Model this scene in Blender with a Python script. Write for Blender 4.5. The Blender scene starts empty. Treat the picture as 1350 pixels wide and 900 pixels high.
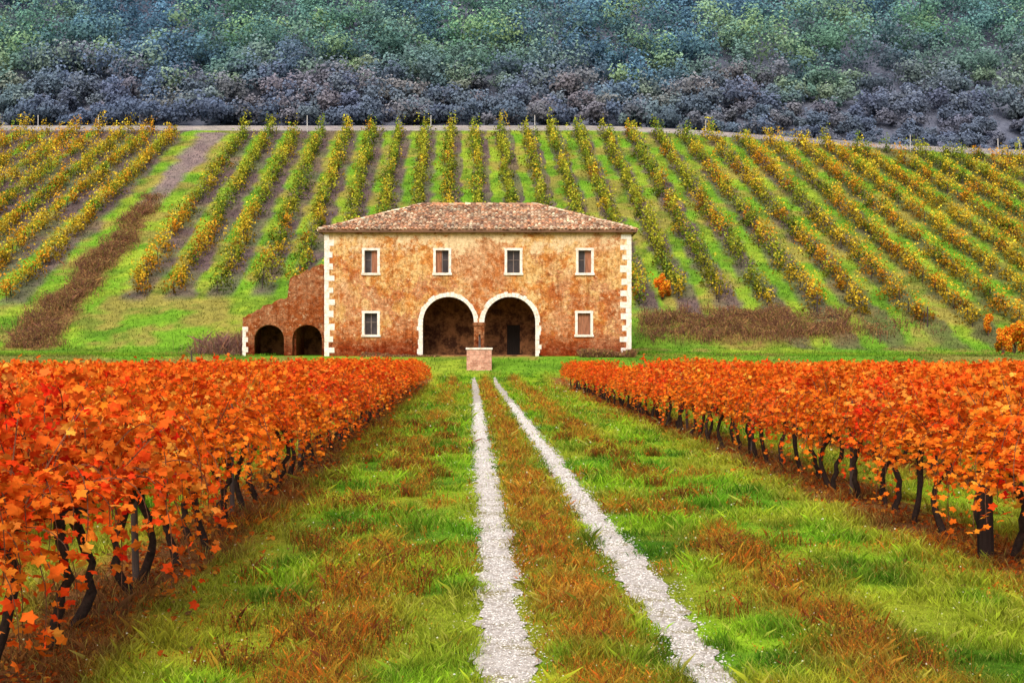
import bpy, math, numpy as np
from mathutils import Vector, Matrix
rng=np.random.default_rng(7)
F=1875.0; CH=2.29; HOR=459.0
scene=bpy.context.scene
COL=scene.collection

# ---------------------------------------------------------------- helpers
def link(o): COL.objects.link(o); return o
def empty(name,loc=(0,0,0)):
    o=bpy.data.objects.new(name,None); o.location=loc; o.empty_display_size=.3; return link(o)
def tag(o,label,cat,group=None,kind=None):
    o["label"]=label; o["category"]=cat
    if group: o["group"]=group
    if kind: o["kind"]=kind
def hash2(i,j,s):
    v=np.sin(i*127.1+j*311.7+s*74.7)*43758.5453
    return v-np.floor(v)
def vn(x,y,sc,seed=0):
    x=np.asarray(x,float)/sc; y=np.asarray(y,float)/sc
    i=np.floor(x); j=np.floor(y); fx=x-i; fy=y-j
    fx=fx*fx*(3-2*fx); fy=fy*fy*(3-2*fy)
    a=hash2(i,j,seed); b=hash2(i+1,j,seed); c=hash2(i,j+1,seed); d=hash2(i+1,j+1,seed)
    return (a*(1-fx)+b*fx)*(1-fy)+(c*(1-fx)+d*fx)*fy
def fbm(x,y,sc,seed=0): return .55*vn(x,y,sc,seed)+.3*vn(x,y,sc*.45,seed+1)+.15*vn(x,y,sc*.2,seed+2)
def sm(a,b,x):
    t=np.clip((x-a)/(b-a),0,1); return t*t*(3-2*t)
def lerp(a,b,t): return a*(1-t[...,None])+b*t[...,None]
def C(*v): return np.array(v,float)

class MB:
    def __init__(s): s.V=[];s.F=[];s.C=[];s.M=[];s.n=0
    def add(s,V,Fc,Cc,mat=0):
        V=np.asarray(V,float).reshape(-1,3); Fc=np.asarray(Fc,int)
        Cc=np.asarray(Cc,float)
        if Cc.ndim==1: Cc=np.tile(Cc,(len(V),1))
        s.V.append(V); s.F.append(Fc+s.n); s.C.append(Cc); s.M.append(np.full(len(Fc),mat)); s.n+=len(V)
    def build(s,name,mats,smooth=False):
        V=np.concatenate(s.V); Cc=np.concatenate(s.C)
        me=bpy.data.meshes.new(name)
        nl=sum(f.size for f in s.F); nf=sum(len(f) for f in s.F)
        me.vertices.add(len(V)); me.vertices.foreach_set("co",V.astype(np.float32).ravel())
        me.loops.add(nl); me.loops.foreach_set("vertex_index",np.concatenate([f.ravel() for f in s.F]).astype(np.int32))
        me.polygons.add(nf)
        tot=np.concatenate([np.full(len(f),f.shape[1]) for f in s.F])
        st=np.concatenate([[0],np.cumsum(tot)[:-1]]).astype(np.int32)
        me.polygons.foreach_set("loop_start",st)
        me.polygons.foreach_set("material_index",np.concatenate(s.M).astype(np.int32))
        me.polygons.foreach_set("use_smooth",np.full(nf,smooth))
        me.update(calc_edges=True)
        ca=me.color_attributes.new("Col","FLOAT_COLOR","POINT")
        cc=np.ones((len(V),4),np.float32); cc[:,:3]=Cc
        ca.data.foreach_set("color",cc.ravel())
        for m in mats: me.materials.append(m)
        me.validate()
        return me
def obj(name,me,parent=None,loc=None):
    o=bpy.data.objects.new(name,me)
    if loc is not None: o.location=loc
    if parent: o.parent=parent
    return link(o)

def unit(v): return v/np.maximum(np.linalg.norm(v,axis=-1,keepdims=True),1e-9)
DIA=np.array([[-.55,0],[0,-.42],[.6,0],[0,.42]])
HEX=np.array([[.55*math.cos(a)*(1 if i%2 else .7),.55*math.sin(a)*(1 if i%2 else .7)] for i,a in enumerate(np.linspace(0,2*math.pi,7)[:-1])])
_a=[0,28,58,92,125,165]; _r=[.60,.36,.56,.36,.48,.30]
pts=[(_r[i]*math.cos(math.radians(_a[i])),_r[i]*math.sin(math.radians(_a[i]))) for i in range(6)]
LOBE=np.array(pts+[(-.12,0)]+[(x,-y) for x,y in pts[:0:-1]])
def leaves(mb,P,size,N,col,tm,mat=0,r=rng):
    n=len(P); N=unit(N); R=r.normal(size=(n,3)); T=unit(np.cross(N,R)); B=np.cross(N,T)
    size=np.broadcast_to(size,(n,))
    V=P[:,None]+size[:,None,None]*(tm[None,:,0,None]*T[:,None]+tm[None,:,1,None]*B[:,None])
    V=V-size[:,None,None]*.7*(tm[None,:,1,None]**2+.5*tm[None,:,0,None]**2)*N[:,None]
    k=len(tm)
    Fc=np.arange(n*k).reshape(n,k)
    mb.add(V.reshape(-1,3),Fc,np.repeat(col,k,axis=0),mat)
def tube(mb,path,rad,sides,col,mat=0):
    path=np.asarray(path,float); rad=np.asarray(rad,float); k=len(path)
    d=unit(np.gradient(path,axis=0)); ref=np.where(np.abs(d[:,[0]])<.8,[[1,0,0]],[[0,1,0]])
    t=unit(np.cross(d,ref)); b=np.cross(d,t)
    a=np.linspace(0,2*math.pi,sides+1)[:-1]
    V=path[:,None]+rad[:,None,None]*(np.cos(a)[None,:,None]*t[:,None]+np.sin(a)[None,:,None]*b[:,None])
    Fc=[]
    for i in range(k-1):
        for j in range(sides):
            j2=(j+1)%sides; Fc.append([i*sides+j,i*sides+j2,(i+1)*sides+j2,(i+1)*sides+j])
    mb.add(V.reshape(-1,3),Fc,col,mat)
BOXF=np.array([[0,3,2,1],[4,5,6,7],[0,1,5,4],[1,2,6,5],[2,3,7,6],[3,0,4,7]])
def box(mb,x0,x1,y0,y1,z0,z1,col=(1,1,1),mat=0,jit=0):
    V=np.array([[x0,y0,z0],[x1,y0,z0],[x1,y1,z0],[x0,y1,z0],[x0,y0,z1],[x1,y0,z1],[x1,y1,z1],[x0,y1,z1]],float)
    if jit: V+=rng.uniform(-jit,jit,V.shape)
    mb.add(V,BOXF,C(*col),mat)

# ---------------------------------------------------------------- materials
def newmat(name):
    m=bpy.data.materials.new(name); m.use_nodes=True; nt=m.node_tree; nt.nodes.clear(); return m,nt
def nd(nt,t,**k):
    n=nt.nodes.new(t)
    for a,b in k.items(): setattr(n,a,b)
    return n
def mix(nt,bt,fac,a,b):
    n=nd(nt,'ShaderNodeMix',data_type='RGBA',blend_type=bt)
    for s,v in ((0,fac),(6,a),(7,b)):
        if isinstance(v,bpy.types.NodeSocket): nt.links.new(v,n.inputs[s])
        else: n.inputs[s].default_value = v if s==0 else (tuple(v)+(1,))[:4]
    return n.outputs[2]
def noise(nt,vec,sc,det=4,rough=.6):
    n=nd(nt,'ShaderNodeTexNoise'); n.inputs['Scale'].default_value=sc; n.inputs['Detail'].default_value=det; n.inputs['Roughness'].default_value=rough
    nt.links.new(vec,n.inputs['Vector']); return n.outputs['Fac']
def ramp(nt,f,a,b,ca=(0,0,0),cb=(1,1,1)):
    n=nd(nt,'ShaderNodeValToRGB'); e=n.color_ramp.elements
    e[0].position=a; e[1].position=b; e[0].color=tuple(ca)+(1,); e[1].color=tuple(cb)+(1,)
    nt.links.new(f,n.inputs[0]); return n.outputs[0]
def finish(nt,col,rough=.85,bump=None,bs=.3,bd=.02,spec=.2):
    p=nd(nt,'ShaderNodeBsdfPrincipled'); p.inputs['Roughness'].default_value=rough; p.inputs['Specular IOR Level'].default_value=spec
    nt.links.new(col,p.inputs['Base Color'])
    if bump is not None:
        b=nd(nt,'ShaderNodeBump'); b.inputs['Strength'].default_value=bs; b.inputs['Distance'].default_value=bd
        nt.links.new(bump,b.inputs['Height']); nt.links.new(b.outputs[0],p.inputs['Normal'])
    o=nd(nt,'ShaderNodeOutputMaterial'); nt.links.new(p.outputs[0],o.inputs[0])
def attrcol(nt):
    a=nd(nt,'ShaderNodeAttribute'); a.attribute_name='Col'; return a.outputs['Color']
def pos(nt): return nd(nt,'ShaderNodeNewGeometry').outputs['Position']
def leafmat(name,trans=.3,hue=0.0,val=0.0):
    m,nt=newmat(name); c=attrcol(nt)
    if hue or val:
        oi=nd(nt,'ShaderNodeObjectInfo'); h=nd(nt,'ShaderNodeHueSaturation')
        mr=nd(nt,'ShaderNodeMapRange'); mr.inputs[3].default_value=.5-hue; mr.inputs[4].default_value=.5+hue
        nt.links.new(oi.outputs['Random'],mr.inputs[0]); nt.links.new(mr.outputs[0],h.inputs['Hue'])
        mr2=nd(nt,'ShaderNodeMapRange'); mr2.inputs[3].default_value=1+val; mr2.inputs[4].default_value=1-val
        wn=nd(nt,'ShaderNodeTexWhiteNoise',noise_dimensions='1D'); nt.links.new(oi.outputs['Random'],wn.inputs['W'])
        nt.links.new(wn.outputs['Value'],mr2.inputs[0]); nt.links.new(mr2.outputs[0],h.inputs['Value'])
        nt.links.new(c,h.inputs['Color']); c=h.outputs[0]
    d=nd(nt,'ShaderNodeBsdfDiffuse'); t=nd(nt,'ShaderNodeBsdfTranslucent'); mx=nd(nt,'ShaderNodeMixShader'); mx.inputs[0].default_value=trans
    nt.links.new(c,d.inputs[0]); nt.links.new(c,t.inputs[0]); nt.links.new(d.outputs[0],mx.inputs[1]); nt.links.new(t.outputs[0],mx.inputs[2])
    o=nd(nt,'ShaderNodeOutputMaterial'); nt.links.new(mx.outputs[0],o.inputs[0]); return m
M_leaf=leafmat("autumn_leaf",.33,.010,.08)
M_foliage=leafmat("hill_foliage",.3)
M_forest=leafmat("forest_foliage",.35)
M_grass=leafmat("grass_blade",.35)
m,nt=newmat("bark"); c=attrcol(nt); g=nd(nt,'ShaderNodeTexCoord').outputs['Object']
n1=noise(nt,g,25); finish(nt,mix(nt,'MULTIPLY',1,c,ramp(nt,n1,.3,.7,(.4,.4,.4),(1.3,1.3,1.3))),.9,n1,.6,.02); M_bark=m
m,nt=newmat("ground"); c=attrcol(nt); p=pos(nt)
n1=noise(nt,p,1.3,6,.7); n2=noise(nt,p,9,5,.7); n3=noise(nt,p,.25,3)
c=mix(nt,'MULTIPLY',1,c,ramp(nt,n1,.3,.72,(.62,.62,.64),(1.35,1.3,1.2)))
c=mix(nt,'MULTIPLY',1,c,ramp(nt,n2,.3,.7,(.65,.62,.6),(1.3,1.3,1.3)))
c=mix(nt,'MULTIPLY',1,c,ramp(nt,n3,.35,.65,(.85,.85,.85),(1.12,1.1,1.05)))
finish(nt,c,.95,n2,.6,.06,.05); M_ground=m
m,nt=newmat("gravel"); p=pos(nt)
n1=noise(nt,p,16,6,.75); n2=noise(nt,p,1.6,6,.75); v=nd(nt,'ShaderNodeTexVoronoi'); v.inputs['Scale'].default_value=55; nt.links.new(p,v.inputs['Vector'])
c=mix(nt,'MIX',ramp(nt,n1,.36,.60),(.44,.37,.30),(.92,.86,.78))
c=mix(nt,'MULTIPLY',1,c,ramp(nt,v.outputs['Distance'],.05,.5,(1.05,1.05,1.05),(.76,.73,.71)))
c=mix(nt,'MIX',ramp(nt,n2,.52,.64),c,(.30,.25,.10))
finish(nt,c,.9,n1,.6,.03,.1); M_gravel=m
m,nt=newmat("pebble"); finish(nt,attrcol(nt),.8); M_peb=m

def wallmat(name,plaster,brick,light,amt=.5,dark=1.0):
    m,nt=newmat(name); p=pos(nt)
    sx=nd(nt,'ShaderNodeSeparateXYZ'); nt.links.new(p,sx.inputs[0])
    ad=nd(nt,'ShaderNodeMath',operation='ADD'); nt.links.new(sx.outputs[0],ad.inputs[0]); nt.links.new(sx.outputs[1],ad.inputs[1])
    cb=nd(nt,'ShaderNodeCombineXYZ'); nt.links.new(ad.outputs[0],cb.inputs[0]); nt.links.new(sx.outputs[2],cb.inputs[1])
    bt=nd(nt,'ShaderNodeTexBrick'); bt.inputs['Scale'].default_value=1; bt.inputs['Brick Width'].default_value=.33; bt.inputs['Row Height'].default_value=.13
    bt.inputs['Mortar Size'].default_value=.016; bt.inputs['Mortar Smooth'].default_value=.6; bt.inputs['Bias'].default_value=.1
    bt.inputs['Color1'].default_value=tuple(brick)+(1,); bt.inputs['Color2'].default_value=(brick[0]*1.6,brick[1]*1.8,brick[2]*1.9,1); bt.inputs['Mortar'].default_value=(.46,.30,.16,1)
    nz=noise(nt,p,3.5,4); vm=nd(nt,'ShaderNodeVectorMath',operation='MULTIPLY_ADD')
    nt.links.new(cb.outputs[0],vm.inputs[0]); vm.inputs[1].default_value=(1,1,1)
    cb2=nd(nt,'ShaderNodeCombineXYZ'); mu=nd(nt,'ShaderNodeMath',operation='MULTIPLY'); mu.inputs[1].default_value=.3; nt.links.new(nz,mu.inputs[0]); nt.links.new(mu.outputs[0],cb2.inputs[0]); nt.links.new(mu.outputs[0],cb2.inputs[1])
    nt.links.new(cb2.outputs[0],vm.inputs[2]); nt.links.new(vm.outputs[0],bt.inputs['Vector'])
    a=noise(nt,p,.42,9,.80); b=noise(nt,p,1.1,9,.82); d=noise(nt,p,4,8,.88)
    c=mix(nt,'MIX',ramp(nt,b,.45,.55),plaster,light)
    big=noise(nt,p,.19,4,.6)
    c=mix(nt,'MIX',ramp(nt,big,.48,.58),c,mix(nt,'MIX',ramp(nt,b,.44,.56),(.56,.26,.11),(.72,.43,.23)))
    c=mix(nt,'MULTIPLY',1,c,ramp(nt,d,.39,.60,(.46,.38,.30),(1.28,1.28,1.28)))
    mr=nd(nt,'ShaderNodeMapRange'); mr.inputs[1].default_value=1.6; mr.inputs[2].default_value=6.6; mr.inputs[3].default_value=.15; mr.inputs[4].default_value=0; nt.links.new(sx.outputs[2],mr.inputs[0])
    s=nd(nt,'ShaderNodeMath',operation='ADD'); nt.links.new(a,s.inputs[0]); nt.links.new(mr.outputs[0],s.inputs[1])
    mask=ramp(nt,s.outputs[0],1-amt-.015,1-amt+.03)
    bc=mix(nt,'MULTIPLY',1,bt.outputs['Color'],ramp(nt,d,.38,.62,(.45,.36,.30),(1.6,1.6,1.6)))
    c=mix(nt,'MIX',mask,c,bc)
    e=noise(nt,p,.7,9,.82); c=mix(nt,'MULTIPLY',ramp(nt,e,.49,.54),c,(.82,.52,.30))
    g2=noise(nt,p,2.2,8,.85); c=mix(nt,'MIX',ramp(nt,g2,.57,.62),c,(.86,.66,.40))
    g3=noise(nt,p,3.3,8,.85); c=mix(nt,'MULTIPLY',ramp(nt,g3,.55,.61),c,(.42,.27,.17))
    mr=nd(nt,'ShaderNodeMapRange'); mr.inputs[1].default_value=8.0; mr.inputs[2].default_value=10.8; mr.inputs[3].default_value=-.12; mr.inputs[4].default_value=.055; nt.links.new(sx.outputs[2],mr.inputs[0])
    s2=nd(nt,'ShaderNodeMath',operation='ADD'); nt.links.new(a,s2.inputs[0]); nt.links.new(mr.outputs[0],s2.inputs[1])
    c=mix(nt,'MIX',ramp(nt,s2.outputs[0],.50,.55),c,mix(nt,'MULTIPLY',1,(.92,.70,.42),ramp(nt,d,.38,.62,(.55,.48,.4),(1.1,1.1,1.1))))
    st=nd(nt,'ShaderNodeVectorMath',operation='MULTIPLY'); st.inputs[1].default_value=(2.6,2.6,.22); nt.links.new(p,st.inputs[0])
    f=noise(nt,st.outputs[0],1,5,.7); c=mix(nt,'MULTIPLY',ramp(nt,f,.52,.7),c,(.60,.48,.40))
    mr=nd(nt,'ShaderNodeMapRange'); mr.inputs[1].default_value=1.7; mr.inputs[2].default_value=3.8; mr.inputs[3].default_value=1; mr.inputs[4].default_value=0; nt.links.new(sx.outputs[2],mr.inputs[0])
    mm=nd(nt,'ShaderNodeMath',operation='MULTIPLY'); nt.links.new(mr.outputs[0],mm.inputs[0]); nt.links.new(e,mm.inputs[1]); 
    c=mix(nt,'MULTIPLY',ramp(nt,mm.outputs[0],.1,.42),c,(.46,.22,.15))
    if dark!=1: c=mix(nt,'MULTIPLY',1,c,(dark,dark*.92,dark*.9))
    finish(nt,c,.92,d,.9,.10,.1); return m
M_wall=wallmat("old_plaster_wall",(.66,.37,.125),(.38,.145,.06),(.86,.58,.26),.47)
M_annex=wallmat("old_brick_wall",(.42,.17,.07),(.32,.12,.05),(.50,.26,.11),.62,.74)
m,nt=newmat("pale_stone"); p=pos(nt); n1=noise(nt,p,3,5,.7); n2=noise(nt,p,14,4)
c=mix(nt,'MIX',ramp(nt,n1,.45,.7),(.90,.85,.77),(.66,.52,.38)); c=mix(nt,'MULTIPLY',1,c,ramp(nt,n2,.3,.7,(.78,.76,.73),(1.08,1.08,1.08)))
finish(nt,c,.85,n2,.4,.02); M_stone=m
m,nt=newmat("roof_tile"); c=attrcol(nt); p=pos(nt); n1=noise(nt,p,5,5,.75); n2=noise(nt,p,.7,4)
c=mix(nt,'MULTIPLY',1,c,ramp(nt,n1,.3,.7,(.75,.73,.70),(1.35,1.33,1.3))); c=mix(nt,'MULTIPLY',1,c,ramp(nt,n2,.35,.65,(.85,.85,.85),(1.15,1.1,1.05)))
finish(nt,c,.9,n1,.4,.02,.1); M_tile=m
m,nt=newmat("dark_glass"); p=pos(nt); n1=noise(nt,p,2,3); finish(nt,ramp(nt,n1,.3,.7,(.02,.015,.016),(.06,.05,.055)),.35,None,spec=.3); M_glass=m
m,nt=newmat("old_wood"); p=pos(nt); st=nd(nt,'ShaderNodeVectorMath',operation='MULTIPLY'); st.inputs[1].default_value=(12,12,1.2); nt.links.new(p,st.inputs[0]); n1=noise(nt,st.outputs[0],1.5,4)
finish(nt,mix(nt,'MULTIPLY',1,attrcol(nt),ramp(nt,n1,.3,.7,(.5,.5,.5),(1.3,1.3,1.3))),.8,n1,.4,.01); M_wood=m
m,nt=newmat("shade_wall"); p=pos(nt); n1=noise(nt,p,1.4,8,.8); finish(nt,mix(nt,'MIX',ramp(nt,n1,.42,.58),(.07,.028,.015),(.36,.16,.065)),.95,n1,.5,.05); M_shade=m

# ---------------------------------------------------------------- terrain
def zp(Y): return 5.69+.389*(Y-130)
def pyY(Y): return HOR-(zp(Y)-CH)*F/Y
def YofPy(py): return 47.17/(.389-(459-py)/1875)
def Yc(X): return 198.6-14*sm(8,72,X)
XT=np.concatenate([np.arange(-260,236,33)+(235-(-260+33*15)),[280],np.arange(325,1650,33.5)])
XT=np.unique(np.round(XT,1)); LANE=int(np.argmin(np.abs(XT-280)))
def rowX(xt,Y):
    d=xt-600; s=d/450*(1+.3*np.minimum(1,(np.abs(d)/400)**2))
    return (xt+s*(pyY(Y)-175)-675)*Y/F
def H(X,Y):
    X=np.asarray(X,float);Y=np.asarray(Y,float)
    a=np.interp(Y,[-500,88,92,96,101,104.2,118,121.5,123],[-.0,0,.02,.38,1.25,1.70,1.85,2.35,2.97])
    yc=Yc(X)
    top=zp(yc)+.30*np.clip(Y-yc,0,7)+.03*np.clip(Y-yc-7,0,50)
    fo=np.clip(Y-210,0,144)*.56+np.clip(Y-354,0,400)*.25
    z=np.where(Y<123,a,np.where(Y<yc,zp(Y),top+fo))
    und=(fbm(X,Y,9,3)-.5)*.12*sm(105,130,Y)+(fbm(X,Y,2.2,9)-.5)*.06*(np.abs(Y-109)>9)
    return z+und
SKEW=.0293
def U(X,Y): return X+SKEW*Y
LROWS=[-3.25-2.7*k for k in range(13)]; RROWS=[5.95+2.7*k for k in range(13)]
ALLR=np.array(LROWS+RROWS)
G1=C(.15,.36,.020);G2=C(.30,.51,.025);G3=C(.055,.17,.012);BR=C(.36,.115,.026);SO=C(.24,.12,.055);YG=C(.46,.44,.04)
def gcol(X,Y,u=None):
    X=np.asarray(X,float);Y=np.asarray(Y,float); u=U(X,Y)
    c=lerp(np.broadcast_to(G1,X.shape+(3,)),G2,sm(.40,.60,fbm(X,Y,1.3,11)))
    c=lerp(c,G3,sm(.48,.64,fbm(X,Y*.6,.7,17))*.85)
    c=lerp(c,YG,sm(.5,.66,fbm(X,Y,1.9,23))*.55)
    w=weed(X,Y)
    c=lerp(c,lerp(np.broadcast_to(BR,X.shape+(3,)),C(.54,.24,.032),vn(X,Y,.5,31)),w*.85)
    dr=np.min(np.abs(u[...,None]-ALLR),axis=-1)
    e=(fbm(X,Y,1.2,41)-.5)*.9
    c=lerp(c,YG*.95,sm(1.45,.8,dr+e)*.7)
    c=lerp(c,lerp(np.broadcast_to(SO,X.shape+(3,)),C(.34,.12,.025),vn(X,Y,.5,51)),sm(.8,.38,dr+e)*(Y<95)*.95)
    return c
def weed(X,Y):
    u=U(X,Y); n=fbm(X,Y*.35,1.6,61); fine=sm(.35,.6,fbm(X,Y,.4,63))
    w=np.exp(-((u-.97)/.38)**2)*(.85+.5*sm(.3,.6,n))
    w=np.maximum(w,np.exp(-((u+1.1)/.45)**2)*sm(.33,.56,n)*.95)
    w=np.maximum(w,np.exp(-((u-2.95)/.42)**2)*np.maximum(sm(.42,.60,fbm(X,Y*.3,2.2,67))*.95,sm(28,38,Y)*.9))
    w=np.maximum(w,.6*sm(.60,.73,fbm(X,Y,1.8,71)))
    return np.clip(w*(.4+.7*fine),0,1)*(Y<97)
xs=np.unique(np.round(np.concatenate([np.arange(-8,8,.16),np.arange(-100,100.1,.42),np.arange(-180,181,5),np.arange(-900,901,60)]),2))
ys=np.unique(np.round(np.concatenate([np.arange(-300,6,14),np.arange(6,100,.36),np.arange(100,206,.5),np.arange(206,356,3),np.arange(356,1200,40)]),2))
XX,YY=np.meshgrid(xs,ys); ZZ=H(XX,YY)
col=gcol(XX,YY)
HG=C(.17,.37,.028); HG2=C(.30,.43,.04)
def midcol(X,Y):
    X=np.asarray(X,float)
    c=lerp(np.broadcast_to(HG,X.shape+(3,)),HG2,sm(.4,.65,fbm(X,Y,5,81)))
    c=lerp(c,C(.36,.27,.08),sm(.50,.66,fbm(X,Y,4,83))*.75)
    return lerp(c,C(.08,.19,.02),sm(.52,.7,fbm(X,Y,2.5,87))*.6)
col=lerp(col,midcol(XX,YY),sm(94,99,YY))
def lanehalf(Y): return np.interp(Y,[120,135,160,200],[2.1,1.6,1.3,2.0])
for j,y in enumerate(ys):
    if y<120 or y>206: continue
    yv=np.full_like(xs,y)
    rx=rowX(XT,y); idx=np.interp(xs,rx,np.arange(len(XT)),left=-5,right=len(XT)+5); fr=idx-np.round(idx)
    fr=fr+(vn(xs,yv,2.0,91)-.5)*.26
    px=675+xs*F/y
    soil=np.maximum(sm(-.12,-.02,fr)*sm(.50,.40,fr),sm(.22,.12,np.abs(fr))*.85)*(.75+.25*sm(.3,.6,fbm(xs,yv,6,93)))
    rightness=sm(900,1250,px)
    soilc=lerp(np.broadcast_to(C(.15,.10,.115),xs.shape+(3,)),C(.13,.13,.06),rightness)
    inrow=(idx>-1)&(idx<len(XT))
    ybot=np.interp(px,[0,240,340,800,1000,1060],[YofPy(400),YofPy(392),YofPy(388),YofPy(398),YofPy(432),YofPy(462)])
    act=sm(-1.5,1,y-ybot)*inrow
    lx0=float(rowX(280,y)); dd=np.abs(xs-lx0+(fbm(xs,yv,3,95)-.5)*2.0)
    up=sm(158,172,yv)
    ln=sm(lanehalf(y)*1.3,lanehalf(y)*.6,dd)*np.maximum(.45+.55*sm(.35,.55,fbm(xs,yv,3.0,99)),up)
    lane2=sm(4.2,3.2,dd)
    col[j]=lerp(col[j],soilc,soil*act*.95*(1-lane2))
    lanec=lerp(np.broadcast_to(C(.29,.15,.065),xs.shape+(3,)),C(.27,.20,.22),up)
    col[j]=lerp(col[j],lanec,ln*.92*(y<199))
    q=pyY(y)-434-(fbm(xs,yv,9,97)-.5)*34
    bb=sm(825,870,px)*sm(1170,1060,px)*np.exp(-(q/13)**2)*(.5+.5*sm(.3,.5,fbm(xs,yv,2.5,98)))
    col[j]=lerp(col[j],np.broadcast_to(C(.28,.14,.06),xs.shape+(3,)),bb*.85)
yc=Yc(XX)
col=lerp(col,np.broadcast_to(C(.42,.38,.38),col.shape),sm(yc+1.5,yc+2.5,YY)*.9)
col=lerp(col,np.broadcast_to(C(.13,.15,.22),col.shape),sm(yc+6,yc+8,YY))  # forest floor tinted bluish too, part of the painted haze
def gridcol(X,Y):
    i=np.clip(np.searchsorted(xs,X),0,len(xs)-1); j=np.clip(np.searchsorted(ys,Y),0,len(ys)-1); return col[j,i].copy()
mb=MB(); nx=len(xs); ny=len(ys)
ii=(np.arange(ny-1)[:,None]*nx+np.arange(nx-1)[None,:]).ravel()
mb.add(np.stack([XX,YY,ZZ],-1),np.stack([ii,ii+1,ii+1+nx,ii+nx],1),col.reshape(-1,3))
o=obj("ground",mb.build("ground",[M_ground],True)); tag(o,"grassy valley floor rising to a terraced hillside","ground",kind="structure")

# ---------------------------------------------------------------- gravel tracks
def track(cu,seed,label):
    mb=MB(); yy=np.arange(-25,95.5,.07)
    wob=(vn(yy,yy*0,6,seed)-.5)*.07
    def half(q): return (.18+(vn(yy,yy*0,1.5,seed+q)-.5)*.06+(vn(yy,yy*0,.28,seed+q+4)-.5)*.11+(vn(yy,yy*0,.11,seed+q+8)-.5)*.08)*np.interp(yy,[0,90,95],[1,1.15,.4])
    wl=half(1); wr=half(2)
    c=cu+wob-SKEW*yy
    k=5; V=np.zeros((len(yy),k,3))
    for a in range(k):
        t=a/(k-1); V[:,a,0]=c-wl+(wl+wr)*t; V[:,a,1]=yy
    V[...,2]=H(V[...,0],V[...,1])+.014
    n=len(yy); q=(np.arange(n-1)[:,None]*k+np.arange(k-1)[None]).ravel()
    mb.add(V,np.stack([q,q+1,q+1+k,q+k],1),C(1,1,1))
    o=obj("gravel_track",mb.build("gravel_track",[M_gravel],True)); tag(o,label,"track",group="wheel tracks of the lane",kind="structure")
track(.276,101,"pale gravel wheel track through the grass")
track(1.67,111,"pale gravel wheel track through the grass")
def ontrack(X,Y,m=0):
    u=U(X,Y); w=.18*np.interp(Y,[0,90],[1,1.15])+m
    return (np.abs(u-.276)<w)|(np.abs(u-1.67)<w)
n=22000; Yp=np.exp(rng.uniform(math.log(8.5),math.log(60),n)); which=rng.random(n)<.5
up=np.where(which,.276,1.67)+rng.normal(0,.13,n); Xp=up-SKEW*Yp; sz=rng.uniform(.003,.011,n)*(Yp/10)**.5
OCT=np.array([[1,0,0],[-1,0,0],[0,1,0],[0,-1,0],[0,0,.6],[0,0,-.6]],float); OF=np.array([[0,2,4],[2,1,4],[1,3,4],[3,0,4],[2,0,5],[1,2,5],[3,1,5],[0,3,5]])
P=np.stack([Xp,Yp,H(Xp,Yp)+.014],1)
V=P[:,None]+OCT[None]*sz[:,None,None]*rng.uniform(.6,1.3,(n,1,3)); Fc=(np.arange(n)[:,None,None]*6+OF[None]).reshape(-1,3)
cc=rng.uniform(.5,.92,(n,1))*C(1,.95,.88)
mb=MB(); mb.add(V.reshape(-1,3),Fc,np.repeat(cc,6,axis=0)); o=obj("gravel",mb.build("gravel",[M_peb])); tag(o,"loose pale pebbles scattered on the lane","gravel",kind="stuff")

# ---------------------------------------------------------------- grass
def blades(mb,X,Y,h,w,col,lean=.5):
    n=len(X); z=H(X,Y); a=rng.uniform(0,2*math.pi,n); d=np.stack([np.cos(a),np.sin(a),0*a],1)
    l=rng.normal(size=(n,3))*lean*h[:,None]; l[:,2]=0
    B=np.stack([X,Y,z-.005],1); Mi=B+l*.35+np.stack([0*h,0*h,h*.6],1); T=B+l+np.stack([0*h,0*h,h],1)
    V=np.stack([B-d*w[:,None],B+d*w[:,None],Mi+d*w[:,None]*.7,T,Mi-d*w[:,None]*.7],1)
    Fc=np.arange(n*5).reshape(n,5)
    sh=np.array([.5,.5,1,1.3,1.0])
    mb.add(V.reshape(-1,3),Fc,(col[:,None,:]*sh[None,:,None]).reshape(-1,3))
mb=MB(); n=430000
Y=np.exp(rng.uniform(math.log(8.3),math.log(97),n)); X=(rng.uniform(-.42,.42,n))*Y
u=U(X,Y); dr=np.min(np.abs(u[:,None]-ALLR),axis=1)
keep=~(ontrack(X,Y,-.06)&(rng.random(n)<.93))&~((dr<.5)&(rng.random(n)<.6))&(u>-9)&(u<14)
X=X[keep];Y=Y[keep]; tf=fbm(X,Y,.5,131)
h=(.02+.11*sm(.38,.72,tf))*rng.uniform(.6,1.4,len(X))*(Y/10)**.3; w=.0028*(Y/10)**.9*rng.uniform(.7,1.4,len(X))
c=gcol(X,Y)*rng.uniform(.5,1.6,(len(X),1)); hl=rng.random(len(X))<.13; c[hl]=c[hl]*.4+C(.66,.62,.13)*.6
h=np.where(ontrack(X,Y,.03),h*.5,h)
blades(mb,X,Y,h,w,np.minimum(c,.9),.6)
k=rng.random(len(X))<.005; P=np.stack([X[k],Y[k],H(X[k],Y[k])+h[k]*1.05],1)
leaves(mb,P,.012*(Y[k]/10)**.8*rng.uniform(.7,1.5,k.sum()),rng.normal(size=(k.sum(),3))*.4+[0,-.4,1],np.tile(C(.75,.75,.50),(k.sum(),1)),HEX)
n=130000; Y=rng.uniform(94,200,n); X=rng.uniform(-.42,.42,n)*Y
hk=~((Y>103)&(Y<119)&(X>-18)&(X<10)); X=X[hk];Y=Y[hk]; n=len(X)
h=rng.uniform(.08,.28,n)*np.interp(Y,[94,104,125],[.6,.8,1]); w=rng.uniform(.02,.045,n)
c=gridcol(X,Y)*rng.uniform(.65,1.3,(n,1))
blades(mb,X,Y,h,w,c)
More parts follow.
